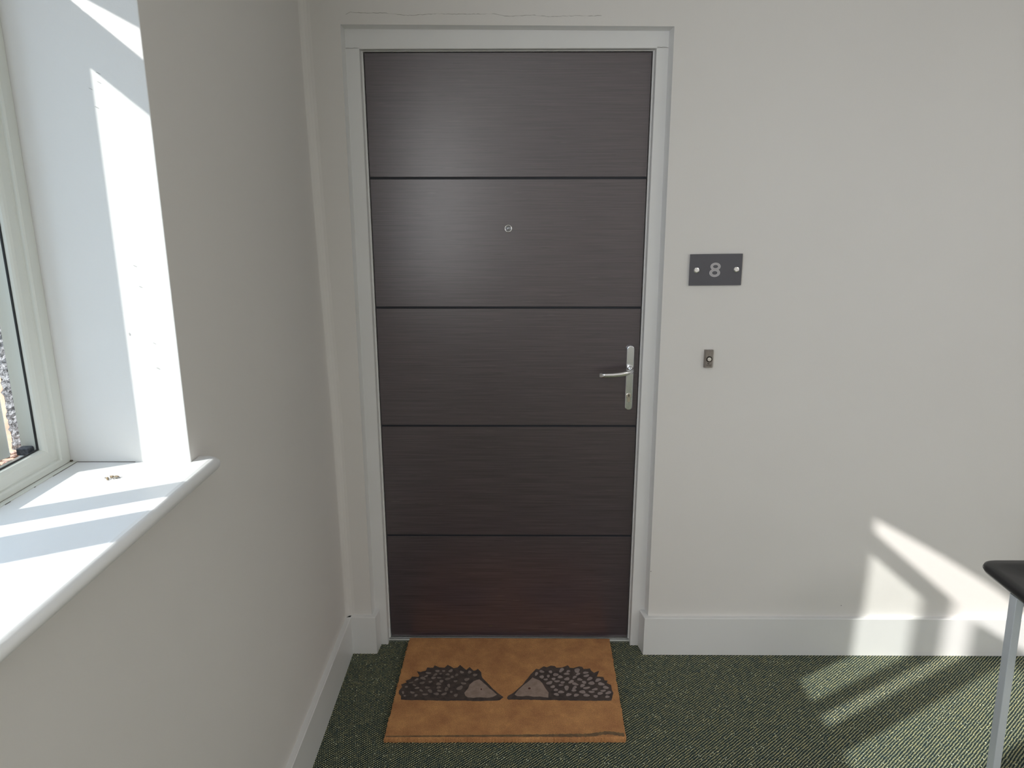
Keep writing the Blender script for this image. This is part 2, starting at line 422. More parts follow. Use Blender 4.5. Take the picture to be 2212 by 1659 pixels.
for nm, c_, ax, par in (('plaster_pit', (-.583, YW - .0075, .8925), 'y', o_wb), ('plaster_pit', (.5075, YW - .0004, .315), 'y', o_wb), ('plaster_pit', (1.1987, YW - .0004, .1808), 'y', o_wb)):
    bm = bmesh.new(); cyl(bm, c_, (0, 1, 0), .0014, .0006, 8)
    link(nm, bm, M_pit, par)
bm = bmesh.new(); cyl(bm, (XL - .004 + .0025, -.7672, .5695), (1, 0, 0), .0016, .0006, 8)
link('plaster_pit', bm, M_pit, bpy.data.objects['wall_left'])

bm = box_bm(XR, XR + .1, YB - .1, .1, FZ - .1, CH)
o = link('wall_right', bm, M_wall); tag(o, 'plain right wall out of view', 'wall', kind='structure')
bm = box_bm(-.9, XR + .1, YB - .1, YB, FZ - .1, CH)
o = link('wall_rear', bm, M_wall); tag(o, 'plain rear wall out of view', 'wall', kind='structure')

# baseboards
SH, ST = .137, .018
def base_prof(sign=1): return [(0, FZ - .01), (ST, FZ - .01), (ST, SH - .0015), (ST - .002, SH), (0, SH)]
bm = bmesh.new()
pts = [(XL, YB, 0), (XL, -1.0, 0), (-.5885, YW, 0)]
def sweep_path(bm, path, prof):
    rings = []
    for i, p in enumerate(path):
        p = Vector(p)
        d0 = (p - Vector(path[i - 1])).normalized() if i else None
        d1 = (Vector(path[i + 1]) - p).normalized() if i < len(path) - 1 else None
        d0 = d0 or d1; d1 = d1 or d0
        n0 = Vector((d0.y, -d0.x)); n1 = Vector((d1.y, -d1.x))
        m_ = (n0 + n1); m_ = m_ / (m_.length_squared / 2)
        rings.append([(p.x + m_.x * u, p.y + m_.y * u, z) for u, z in prof])
    loft(bm, rings)
sweep_path(bm, [(XL, YB), (XL, -1.0), (-.5885, YW + .0), (-.5885, YW)][:3], base_prof())
o = link('baseboard_left', bm, M_trim); tag(o, 'white square-edged skirting board along the left wall', 'skirting board', kind='structure')
bm = bmesh.new()
sweep_path(bm, [(-.5885 + ST * .0, YW), (-.4985, YW), (-.4945, YF - .0005)], base_prof())
sweep_path(bm, [(.4985, YF - .0005), (.5055, YW), (XR, YW)], base_prof())
o = link('baseboard_back', bm, M_trim); tag(o, 'white skirting board returning into the door recess on both sides', 'skirting board', kind='structure')
bm = box_bm(XR - ST, XR, YB, YW - ST - .002, FZ - .01, SH, .001)
o = link('baseboard_right', bm, M_trim); tag(o, 'white skirting board along the right wall out of view', 'skirting board', kind='structure')

# ------------------------------------------------------------ door
door = empty('door_1', (0, 0, 0))
tag(door, 'dark wood veneer flat door with four black horizontal grooves in white frame', 'door', kind='structure')
DW = .4443
IX = .4515     # inner edge of the frame
bm = bmesh.new()
zsg = [0, .41541, .83338, 1.24893, 1.66732, 2.040]
gz = .0036
for i in range(5):
    z0 = zsg[i] + (gz if i else 0.0); z1 = zsg[i + 1] - (gz if i < 4 else 0)
    add_box(bm, -DW, DW, 0, .044, z0, z1)
bmesh.ops.recalc_face_normals(bm, faces=bm.faces[:]); bevel_all(bm, .0006, 1)
leaf = link('door_leaf', bm, M_door, door)
bm = bmesh.new()
for z in zsg[1:5]: add_box(bm, -DW + .0001, DW - .0001, .003, .04, z - gz, z + gz)
g = link('groove_inlay', bm, new_mat('groove_black', (.008, .011, .02), .55), leaf); g['label'] = 'narrow black horizontal groove strips'
bm = bmesh.new()
add_box(bm, -IX, IX, .02, .05, -.005, 2.046)
link('door_gap', bm, M_gap, door)
# frame: two jambs and head
bm = bmesh.new()
ZI = 2.0445
def jamb(bm, s):
    # section: face at YF, return to the door, thin stop strip next to the leaf
    sec = [(.500, YF), (IX + .0015, YF), (IX, YF + .0015), (IX, -.006), (IX - .0012, -.005), (DW + .0028, -.0045), (DW + .0028, .045), (.500, .045)]
    pts = [(s * x, y, FZ - .005) for x, y in sec]
    prism(bm, pts, (0, 0, ZI + .0022 - FZ + .005))
jamb(bm, -1)
j1 = link('frame_jamb', bm, M_trim, door)
bm = bmesh.new(); jamb(bm, 1); j2 = link('frame_jamb', bm, M_trim, door)
bm = bmesh.new()
sec = [(2.112, YF), (ZI + .0015, YF), (ZI, YF + .0015), (ZI, -.006), (ZI - .0012, -.005), (2.0428, -.0045), (2.0428, .045), (2.112, .045)]
prism(bm, [(-.500, y, z + (.0026 if False else 0)) for z, y in sec], (1.0, 0, 0))
hd = link('frame_head', bm, M_trim, door)
ribbon('frame_joint', [(-.4915, 2.0475), (-.453, 2.0475)], .0009, M_crack, hd, YF - .0003)
ribbon('frame_joint', [(.4535, 2.0475), (.484, 2.0475)], .0009, M_crack, hd, YF - .0003)
# threshold
bm = bmesh.new()
add_box(bm, -DW - .002, DW + .002, -.0065, .02, -.012, -.0012)
sec = [(-.0165, FZ - .002), (-.0165, -.006), (-.0145, -.0042), (-.0085, -.0042), (-.0075, -.0052), (-.0072, FZ - .002)]
prism(bm, [(-IX, y, z) for y, z in sec], (2 * IX, 0, 0))
th = link('threshold', bm, M_alu, door); th['label'] = 'thin aluminium threshold strip'
bm = bmesh.new(); add_box(bm, -IX, IX, -.0078, -.0062, -.011, -.0035)
link('threshold_seal', bm, M_black, th)
# little scuff
bm = bmesh.new()
pts = [(-.0689 + .008 * math.cos(t) * (1 + .2 * math.sin(3 * t)), -.0003, .0449 + .0022 * math.sin(t)) for t in [2 * PI * i / 12 for i in range(12)]]
bm.faces.new([bm.verts.new(p) for p in pts])
s = link('scuff_mark', bm, new_mat('scuff', (.10, .085, .065), .7), leaf); s['label'] = 'small pale scuff near the door bottom'
# peephole
bm = bmesh.new()
def lathe_y(bm, cx, cz, prof, seg=40):
    rings = []
    for r, y in prof: rings.append([(cx + r * math.cos(2 * PI * i / seg), y, cz + r * math.sin(2 * PI * i / seg)) for i in range(seg)])
    loft(bm, rings, cap=True)
lathe_y(bm, 0.0005, 1.5085, [(.0128, .001), (.0128, -.0015), (.0118, -.0032), (.0098, -.0036), (.0088, -.0015), (.0075, .0005)])
ph = link('peephole', bm, M_chrome, door, smooth=True); ph['label'] = 'chrome ringed peephole'
bm = bmesh.new(); lathe_y(bm, 0.0005, 1.5085, [(.0078, .0003), (.0070, -.0014), (.0045, -.0026), (.0015, -.0031)])
link('peephole_lens', bm, M_glasslens, ph, smooth=True)
# handle plate
hx, hz0, hz1 = .4145, .8935, 1.1215
hw = .0135
def stadium(hw_, z0, z1, cx, n=14):
    p = []
    for i in range(n + 1): t = PI * i / n; p.append((cx + hw_ * math.cos(t), z1 - hw_ + hw_ * math.sin(t)))
    for i in range(n + 1): t = PI + PI * i / n; p.append((cx + hw_ * math.cos(t), z0 + hw_ + hw_ * math.sin(t)))
    return p
bm = bmesh.new()
rings = []
for dw, y in ((0, .0005), (0, -.0075), (.0012, -.0095), (.0028, -.0102)):
    rings.append([(x, y, z) for x, z in stadium(hw - dw, hz0 + dw, hz1 - dw, hx)])
loft(bm, rings)
dh = link('door_handle', bm, M_brush, door); dh['label'] = 'long rounded chrome handle plate with lever'
# lever
bm = bmesh.new()
zL = 1.0305
path = [(.4165, -.012, zL + .010), (.4170, -.026, zL + .010), (.4150, -.040, zL + .0095), (.4075, -.0505, zL + .0080), (.3950, -.056, zL + .0055), (.3750, -.0585, zL + .0020), (.3500, -.0575, zL - .0010), (.3250, -.0555, zL - .0022), (.3060, -.0540, zL - .0022)]
rings = []
for i, p in enumerate(path):
    a = Vector(path[max(0, i - 1)]); b = Vector(path[min(len(path) - 1, i + 1)])
    d = (b - a).normalized(); n1 = Vector((0, 0, 1)); n1 = (n1 - d * n1.dot(d)).normalized(); n2 = d.cross(n1)
    t = i / (len(path) - 1)
    ra, rb = lerp(.0092, .0068, t), lerp(.0085, .0050, t)
    ring = []
    for k in range(20):
        th_ = 2 * PI * k / 20; cc, ss = math.cos(th_), math.sin(th_)
        pw = lerp(1.0, .55, t)
        q = n1 * ra * math.copysign(abs(cc) ** pw, cc) + n2 * rb * math.copysign(abs(ss) ** pw, ss)
        ring.append(tuple(Vector(p) + q))
    rings.append(ring)
loft(bm, rings)
lv = link('lever', bm, M_chrome, dh, smooth=True)
bm = bmesh.new()
lathe_y(bm, .4160, zL + .010, [(.0115, -.0098), (.0115, -.013), (.0105, -.0175), (.0085, -.019)])
link('lever_collar', bm, M_chrome, dh, smooth=True)
bm = bmesh.new()
kz = .9465
lathe_y(bm, .4135, kz, [(.0083, -.0100), (.0083, -.0128), (.0075, -.0134)], 28)
prism(bm, [(.4135 + x, -.0100, kz + z) for x, z in ((-.0047, 0), (-.0047, -.019), (-.003, -.0222), (0, -.0232), (.003, -.0222), (.0047, -.019), (.0047, 0))], (0, -.0024, 0))
lc = link('lock_cylinder', bm, M_brass, dh); lc['label'] = 'pale nickel lock cylinder with dark keyway'
bm = bmesh.new()
prism(bm, [(.4133 + x, -.0135, kz + z) for x, z in ((-.002, .004), (.0012, .0045), (.0025, .001), (.001, -.001), (.0022, -.0045), (-.0002, -.005), (-.0012, -.001))], (0, -.0003, 0))
for o_ in (link('keyhole', bm, M_pit, dh),): pass

bm = bmesh.new()  # invented frame for the added side opening, never in view
sweep_rect(bm, [(0, -.82), (.06, -.82), (.06, -.87), (0, -.87)], lambda a, b, d: (d, a, b), W3[1], W3[0], W3[2], W3[3])
add_box(bm, -.865, -.825, -2.955, -2.885, W3[2] + .06, W3[3] - .06)
o = link('added_window', bm, M_upvc); tag(o, 'cream window frame added out of view in the left wall, for fill light', 'window', kind='structure')
# ------------------------------------------------------------ window on the left
win = empty('window_1', (0, 0, 0))
tag(win, 'cream plastic casement window at the left picture edge, standing ajar', 'window', kind='structure')
FR = (RY1 + .004, RY0 - .0005, 1.1090, RZ1 - .002)   # outer rectangle y0 y1 z0 z1
bm = bmesh.new()
prof = [(0, -.812), (.024, -.812), (.027, -.814), (.028, -.8185), (.031, -.8195), (.046, -.8205), (.051, -.8225), (.054, -.8255), (.055, -.829), (.055, -.8340), (.052, -.8352), (.0505, -.8450), (.0475, -.8458), (.0465, -.8560), (.0440, -.8568), (.0430, -.8700), (0, -.8700)]
f3 = lambda a, b, d: (d, a, b)
sweep_rect(bm, prof, f3, *FR)
fr = link('window_frame', bm, M_upvc, win)
bm = bmesh.new()
sweep_rect(bm, [(.0545, -.8305), (.0572, -.8310), (.0572, -.8338), (.0545, -.8344)], f3, *FR)
gk = link('rubber_gasket', bm, M_black, fr); gk['label'] = 'thin black rubber seal'
# casements, hinged at both jambs, both ajar
M_glass = bpy.data.materials.new('clear_glass'); M_glass.use_nodes = True
nt = M_glass.node_tree; nt.nodes.clear()
o1 = nt.nodes.new('ShaderNodeOutputMaterial'); mixs = nt.nodes.new('ShaderNodeMixShader'); tr_ = nt.nodes.new('ShaderNodeBsdfTransparent'); gl = nt.nodes.new('ShaderNodeBsdfGlossy')
lw = nt.nodes.new('ShaderNodeLayerWeight'); lw.inputs['Blend'].default_value = .5
pw = nt.nodes.new('ShaderNodeMath'); pw.operation = 'POWER'; pw.inputs[1].default_value = 4.0
fn = nt.nodes.new('ShaderNodeMath'); fn.operation = 'MULTIPLY_ADD'; fn.inputs[1].default_value = .7; fn.inputs[2].default_value = .04
nt.links.new(lw.outputs['Facing'], pw.inputs[0]); nt.links.new(pw.outputs[0], fn.inputs[0])
tr_.inputs[0].default_value = (.95, .97, .96, 1); gl.inputs['Roughness'].default_value = .02
nt.links.new(fn.outputs[0], mixs.inputs[0]); nt.links.new(tr_.outputs[0], mixs.inputs[1]); nt.links.new(gl.outputs[0], mixs.inputs[2]); nt.links.new(mixs.outputs[0], o1.inputs[0])
def casement(piv, th_, ysign, L, wf, wh, label):
    th_ = math.radians(th_)
    d = Vector((-math.sin(th_), ysign * math.cos(th_), 0)); n = Vector((-math.cos(th_), -ysign * math.sin(th_), 0))
    to3 = lambda s, z, t: tuple(Vector(piv) + d * s + n * t + Vector((0, 0, z)))
    ZB, ZT, T = 1.150, 2.066, .040
    bm = bmesh.new()
    bar = [(0, .003), (.003, 0), (1, 0), (1, T)]
    def member(s0, s1, z0, z1):
        bm2 = bm; vs = []
        for s in (s0, s1):
            for z in (z0, z1):
                for t in (0, T): vs.append(bm.verts.new(to3(s, z, t)))
        for f in ((0, 1, 3, 2), (4, 6, 7, 5), (0, 4, 5, 1), (2, 3, 7, 6), (0, 2, 6, 4), (1, 5, 7, 3)): bm.faces.new([vs[i] for i in f])
    member(0, wh, ZB, ZT); member(L - wf, L, ZB, ZT); member(wh, L - wf, ZB, ZB + .058); member(wh, L - wf, ZT - .056, ZT)
    bmesh.ops.recalc_face_normals(bm, faces=bm.faces[:]); bevel_all(bm, .0025, 2)
    sh = link('casement_sash', bm, M_upvc, win); sh['label'] = label
    bm = bmesh.new()
    vs = []
    for s in (wh - .004, L - wf + .004):
        for z in (ZB + .054, ZT - .052):
            for t in (.018, .022): vs.append(bm.verts.new(to3(s, z, t)))
    for f in ((0, 1, 3, 2), (4, 6, 7, 5), (0, 4, 5, 1), (2, 3, 7, 6), (0, 2, 6, 4), (1, 5, 7, 3)): bm.faces.new([vs[i] for i in f])
    link('glass_pane', bm, M_glass, sh)
    # slim rebate lips so the member reads as a moulded profile
    bm = bmesh.new()
    for (s0, s1, z0, z1) in ((wh - .001, wh + .006, ZB + .058, ZT - .056), (L - wf - .006, L - wf + .001, ZB + .058, ZT - .056)):
        vs = []
        for s in (s0, s1):
            for z in (z0, z1):
                for t in (.010, .0175): vs.append(bm.verts.new(to3(s, z, t)))
        for f in ((0, 1, 3, 2), (4, 6, 7, 5), (0, 4, 5, 1), (2, 3, 7, 6), (0, 2, 6, 4), (1, 5, 7, 3)): bm.faces.new([vs[i] for i in f])
    link('glazing_bead', bm, M_upvc, sh)
casement((-.885, -1.188, 0), 13.5, -1, .357, .048, .080, 'far casement sash hinged at the far jamb, ajar')
casement((-.872, -1.990, 0), 17.0, 1, .400, .088, .062, 'near casement sash hinged at the near jamb, ajar')
# friction stay block at the corner
bm = box_bm(-.864, -.842, -1.203, -1.1835, 1.1575, 1.1705, .002)
hb = link('hinge_block', bm, mottled('navy_plastic', (.03, .035, .05), (.10, .105, .12), 200, .5), win); hb['label'] = 'dark hinge block in the bottom corner'
# sill board with a bull nose and horn
bm = bmesh.new()
HX = XL - .002; NX = -.5435; HY = -1.090; TH = .028
outline = [(-.8125, RY0 - .0008), (HX + .003, RY0 - .0008), (HX + .003, HY)]
rc = .016
for k in range(7):
    t = PI / 2 * k / 6
    outline.append((NX - rc + rc * math.sin(t), HY - rc + rc * math.cos(t)))
outline += [(NX - .001, -1.3), (NX - .002, RY1 - .05), (HX + .003, RY1 - .05), (HX + .003, RY1 + .0008), (-.8125, RY1 + .0008)]
# rounded edge: inset rings
def inset_ring(d, z):
    ring = []
    for (x, y) in outline:
        xx = x - d if x > HX + .01 else x
        yy = y
        if x > HX + .001:
            if y > -1.11: yy = y - d
            elif y < RY1 - .03: yy = y + d
        ring.append((xx, yy, z))
    return ring
rings = []
R0 = TH / 2
for k in range(9):
    t = -PI / 2 + PI * k / 8
    rings.append(inset_ring(R0 * (1 - math.cos(t)), SZ - R0 + R0 * math.sin(t)))
loft(bm, rings)
for f in bm.faces:
    pass
sl = link('window_sill', bm, M_sill, win); sl['label'] = 'white painted bullnosed window sill board'
for p in sl.data.polygons: p.use_smooth = (abs(p.normal.z) < .98 and len(p.vertices) == 4 and p.center.x > HX + .005)
bm = bmesh.new()
# sealant bead between frame and sill with black gaps
add_box(bm, -.8135, -.8005, RY1 + .002, RY0 - .0005, SZ - .002, SZ + .0016)
sb = link('sealant_bead', bm, M_upvc, win)
bm = bmesh.new()
add_box(bm, -.8142, -.8118, RY1 + .004, RY0 - .001, SZ + .0012, SZ + .0022)
add_box(bm, -.8008, -.7996, -1.21, RY0 - .001, SZ - .0002, SZ + .0005)
add_box(bm, -.8008, -.7996, -1.262, -1.258, SZ - .0002, SZ + .0006)
add_box(bm, -.8008, -.7996, -1.335, -1.322, SZ - .0002, SZ + .0006)
add_box(bm, -.8140, -.8080, RY0 - .004, RY0 - .0002, SZ, SZ + .004)
add_box(bm, -.80, -.69, RY0 - .0012, RY0 - .0002, SZ, SZ + .0008)
link('dark_crevice', bm, new_mat('crevice', (.10, .085, .065), .9), sl)

# crumbs of mortar and leaf on the outer sill
bm = bmesh.new()
for i in range(150):
    x = random.uniform(X0 + .005, X1 + .0); y = random.uniform(-1.42, -1.115); s = random.uniform(.002, .006)
    mt = Matrix.Translation((x, y, OZ0 + s * .4)) @ Matrix.Rotation(random.uniform(0, 3), 4, 'Z') @ Matrix.Diagonal((s * random.uniform(.6, 1.6), s, s * .5, 1))
    bmesh.ops.create_icosphere(bm, subdivisions=1, radius=1, matrix=mt)
o = link('mortar_crumbs', bm, mottled('crumb', (.20, .12, .09), (.62, .45, .38), 120, .9))
tag(o, 'loose brown and pink crumbs lying on the outer ledge behind the window frame', 'debris', kind='stuff')

# dried insect on the sill
ins = empty('dead_insect', (-.687, -1.219, SZ))
tag(ins, 'small crumpled brown dead insect lying on the sunlit window sill', 'insect')
M_ins = mottled('dry_shell', (.16, .10, .05), (.45, .36, .24), 300, .7)
def isph(bm, c, r): bmesh.ops.create_icosphere(bm, subdivisions=2, radius=1, matrix=Matrix.Translation(c) @ Matrix.Diagonal((*r, 1)))
bm = bmesh.new()
isph(bm, (-.690, -1.217, SZ + .0025), (.0038, .0028, .0024)); isph(bm, (-.6955, -1.2225, SZ + .002), (.0028, .0022, .002)); isph(bm, (-.683, -1.2155, SZ + .0022), (.0042, .0024, .002)); isph(bm, (-.6925, -1.2275, SZ + .0016), (.0018, .0016, .0015))
link('body', bm, M_ins, ins, smooth=True)
bm = bmesh.new()
for a, b in (((-.694, -1.222), (-.690, -1.229)), ((-.690, -1.218), (-.683, -1.224)), ((-.686, -1.216), (-.679, -1.2215)), ((-.697, -1.224), (-.702, -1.219)), ((-.693, -1.216), (-.697, -1.211)), ((-.684, -1.214), (-.676, -1.2165))):
    a3 = Vector((*a, SZ + .0022)); b3 = Vector((*b, SZ + .0004)); mid = (a3 + b3) / 2 + Vector((0, 0, .002))
    for p, q in ((a3, mid), (mid, b3)): cyl(bm, p, q - p, .0004, (q - p).length, 6)
link('legs', bm, new_mat('leg_brown', (.08, .05, .03), .7), ins)
bm = bmesh.new()
for s in (-1, 1):
    pts = [(-.683 + .006 * math.cos(t), -1.2175 + s * .0028 + .0017 * math.sin(t), SZ + .0028) for t in [2 * PI * i / 10 for i in range(10)]]
    prism(bm, pts, (0, 0, .0003))
link('wings', bm, new_mat('wing', (.45, .42, .36), .4), ins)
localise(ins)

# ------------------------------------------------------------ number plate
YP = YW - .010
plate = empty('number_plate', (.662, YW, 1.3825))
tag(plate, 'dark grey rectangular plate with number 8, fixed beside the door', 'door number sign')
bm = bmesh.new()
c4 = [(.5787, 1.4313), (.7453, 1.4334), (.7463, 1.3335), (.5794, 1.3323)]
prism(bm, [(x, YP, z) for x, z in c4], (0, .003, 0))
bmesh.ops.recalc_face_normals(bm, faces=bm.faces[:]); bevel_all(bm, .0005, 1)
link('plate', bm, new_mat('slate_grey_panel', (.105, .103, .118), .35, 0, .5), plate)
for cx, cz in ((.6007, 1.3817), (.7272, 1.3839)):
    bm = bmesh.new()
    lathe_y(bm, cx, cz, [(.0055, YW + .0005), (.0055, YP + .0025)], 20)
    link('standoff', bm, M_chrome, plate)
for cx, cz in ((.6007, 1.3817), (.7272, 1.3839)):
    bm = bmesh.new()
    lathe_y(bm, cx, cz, [(.0090, YP - .0001), (.0090, YP - .0045), (.0082, YP - .0056), (.0058, YP - .0062)], 32)
    link('screw_cap', bm, M_chrome, plate, smooth=False)
def annulus(bm, cx, cz, ro, ri, y, seg=48):
    A = [bm.verts.new((cx + ro[0] * math.cos(2 * PI * i / seg), y, cz + ro[1] * math.sin(2 * PI * i / seg))) for i in range(seg)]
    B = [bm.verts.new((cx + ri[0] * math.cos(2 * PI * i / seg), y, cz + ri[1] * math.sin(2 * PI * i / seg))) for i in range(seg)]
    for i in range(seg): bm.faces.new((A[i], A[(i + 1) % seg], B[(i + 1) % seg], B[i]))
ex, ez = .6605, 1.3825
bm = bmesh.new()
annulus(bm, ex + .0008, ez + .0105, (.0162, .0122), (.0082, .0052), YP - .0004)
annulus(bm, ex - .0006, ez - .0095, (.0172, .0130), (.0085, .0058), YP - .0005)
n8 = link('numeral', bm, new_mat('silver_outline', (.58, .555, .57), .45, .0), plate); n8['label'] = 'silver grey numeral 8'
bm = bmesh.new()
annulus(bm, ex + .0008, ez + .0105, (.0145, .0106), (.0101, .0070), YP - .0007)
annulus(bm, ex - .0006, ez - .0095, (.0154, .0113), (.0105, .0077), YP - .0008)
link('numeral_fill', bm, new_mat('grey_fill', (.46, .44, .455), .5), n8)
localise(plate)

# ------------------------------------------------------------ doorbell
bell = empty('doorbell', (.658, YW, 1.093))
tag(bell, 'small bronze-grey doorbell with round cream button, below the number plate', 'doorbell')
M_bronze = mottled('aged_bronze', (.26, .23, .205), (.34, .305, .28), 200, .38, .1, 300, stretch=(4, 4, .4), metal=.45)
bm = bmesh.new()
def rring(dx, y, z0=1.0625, z1=1.1215): return [(.6455 + dx, y, z0 + dx), (.6725 - dx, y, z0 + dx), (.6725 - dx, y, z1 - dx), (.6455 + dx, y, z1 - dx)]
loft(bm, [rring(0, YW + .0008), rring(0, YW - .010), rring(.0008, YW - .0115), rring(.0010, YW - .0150), rring(.0026, YW - .0170)])
link('housing', bm, M_bronze, bell)
bm = bmesh.new()
lathe_y(bm, .6592, 1.0925, [(.0098, YW - .0165), (.0098, YW - .0185), (.0086, YW - .0195), (.0072, YW - .0178)], 32)
link('button_ring', bm, new_mat('dark_ring', (.05, .042, .036), .3, .6), bell, smooth=False)
bm = bmesh.new()
lathe_y(bm, .6594, 1.0925, [(.0066, YW - .0172), (.0066, YW - .0205), (.0052, YW - .0222), (.0022, YW - .0230)], 32)
link('push_button', bm, new_mat('cream_button', (.74, .69, .62), .25), bell, smooth=True)
bm = bmesh.new()
for x0, x1, z0, z1 in ((.6535, .6560, 1.0785, 1.0805), (.6555, .6590, 1.0755, 1.0800), (.6600, .6615, 1.0765, 1.0795), (.6505, .6680, 1.0725, 1.0738), (.6520, .6665, 1.0700, 1.0711)):
    add_box(bm, x0, x1, YW - .01735, YW - .0169, z0, z1)
link('embossed_mark', bm, new_mat('emboss', (.09, .078, .07), .5, .5), bell)
localise(bell)

# ------------------------------------------------------------ doormat
mat_o = empty('doormat', (0, -.28, FZ))
tag(mat_o, 'brown coir doormat printed with two hedgehogs nose to nose', 'doormat')
MT = .018; MZ = FZ + MT
TLc, TRc, BRc, BLc = (-.3735, -.0185), (.3765, -.0190), (.3645, -.5365), (-.3765, -.5420)
def edge(a, b, n, jit):
    out = []
    for i in range(n):
        t = i / n; p = (lerp(a[0], b[0], t), lerp(a[1], b[1], t))
        out.append((p[0] + random.gauss(0, jit), p[1] + random.gauss(0, jit)))
    return out
ring = edge(TLc, TRc, 120, .0001) + edge(TRc, BRc, 160, .0010) + edge(BRc, BLc, 220, .0009) + edge(BLc, TLc, 160, .0012)
bm = bmesh.new()
cx_, cy_ = 0, -.28
def rr(d, z, j=0): return [(x + (cx_ - x) * d / .37, y + (cy_ - y) * d / .26 + 0, z + random.gauss(0, j)) for x, y in ring]
loft(bm, [rr(.001, FZ), rr(0, FZ + .004), rr(0, MZ - .004, .0002), rr(.0012, MZ - .0007, .0003), rr(.0035, MZ)])
link('coir_pad', bm, M_coir, mat_o)
# matted dark line along the front edge
bm = bmesh.new(); prev = None
for i in range(141):
    t = i / 140; x = lerp(-.371, .360, t); y0 = lerp(-.5400, -.5345, t) + .0025
    wd = lerp(.0045, .0150, t ** 1.2) * random.uniform(.75, 1.2)
    yy = y0 + lerp(.001, .006, t) + (.010 * math.exp(-((t - .93) / .05) ** 2))
    cur = [bm.verts.new((x, yy + wd / 2, MZ + .0006)), bm.verts.new((x, yy - wd / 2, MZ + .0006))]
    if prev: bm.faces.new((prev[0], cur[0], cur[1], prev[1]))
    prev = cur
ml = link('matted_edge', bm, M_grime, mat_o); ml['label'] = 'dark matted line along the front edge'

# print outlines: measured on the mat plane in millimetres-like units (u right, v down the mat), mapped per hedgehog
def plane_pt(px, py):
    """photograph point -> point on the mat's top surface"""
    d = fw + rt2 * ((px - 1106) / FPX) - up2 * ((py - 829.5) / FPX)
    c = M.translation; s = (MZ - c.z) / d.z
    return (c.x + d.x * s, c.y + d.y * s)
SC = 270 / 2212
def hog(ox, outline, face, eye, spots, spot_mat, face_mat):
    T = lambda p: plane_pt(ox + p[0] * SC, 1400 + p[1] * SC)
    bm = bmesh.new()
    def rough(pl, j=1.2, step=45):
        out = []
        for a, b in zip(pl, pl[1:] + pl[:1]):
            n = max(1, int(math.hypot(b[0] - a[0], b[1] - a[1]) / step))
            for i in range(n):
                t = i / n; jj = j if i else 0
                out.append((lerp(a[0], b[0], t) + random.gauss(0, jj), lerp(a[1], b[1], t) + random.gauss(0, jj * 2)))
        return out
    vs = [bm.verts.new((*T(p), MZ + .0006)) for p in rough(outline)]
    es = [bm.edges.new((vs[i], vs[(i + 1) % len(vs)])) for i in range(len(vs))]
    bmesh.ops.triangle_fill(bm, edges=es, use_beauty=True)
    h = link('hedgehog_print', bm, M_print_dark, mat_o)
    bm = bmesh.new()
    vs = [bm.verts.new((*T(p), MZ + .0012)) for p in rough(face)]
    es = [bm.edges.new((vs[i], vs[(i + 1) % len(vs)])) for i in range(len(vs))]
    bmesh.ops.triangle_fill(bm, edges=es, use_beauty=True)
    link('hedgehog_face', bm, face_mat, h)
    bm = bmesh.new()
    bm.faces.new([bm.verts.new((*T((eye[0] + eye[2] / 2 * math.cos(t), eye[1] + eye[3] / 2 * math.sin(t))), MZ + .0016)) for t in [2 * PI * i / 12 for i in range(12)]])
    link('hedgehog_eye', bm, new_mat('eye_print', (.10, .035, .025), .9), h)
    bm = bmesh.new()
    for (cx, cy, ww, hh) in spots:
        ph_ = random.uniform(0, 6); tilt = random.uniform(-.25, .15)
        pts = []
        for i in range(14):
            t = 2 * PI * i / 14; r = 1 + .16 * math.sin(2 * t + ph_) + .10 * math.sin(3 * t + ph_ * 2)
            x = ww / 2 * r * math.cos(t); y = hh / 2 * r * math.sin(t)
            pts.append((cx + x, cy + y + x * tilt))
        bm.faces.new([bm.verts.new((*T(p), MZ + .0012)) for p in pts])
    sp = link('quill_spots', bm, spot_mat, h); sp['label'] = 'pale spots across the quills'
    return h
L_out = [(215, 915), (400, 925), (700, 925), (1000, 935), (1300, 930), (1550, 940), (1800, 935), (1960, 925), (2030, 870), (1960, 820), (1850, 730), (1755, 630), (1660, 535), (1640, 490), (1635, 430), (1575, 368), (1540, 395), (1500, 402), (1430, 335), (1370, 390), (1320, 350), (1260, 300), (1215, 345), (1150, 358), (1040, 300), (985, 350), (900, 345), (810, 308), (785, 348), (680, 345), (655, 400), (560, 425), (495, 412), (540, 490), (520, 512), (410, 508), (385, 545), (295, 580), (315, 610), (215, 645), (235, 690), (180, 755), (172, 805), (215, 850)]
L_face = [(1335, 800), (1355, 850), (1400, 878), (1500, 887), (1620, 875), (1740, 885), (1840, 870), (1912, 830), (1850, 770), (1780, 715), (1720, 655), (1650, 595), (1600, 558), (1500, 590), (1430, 650), (1400, 720)]
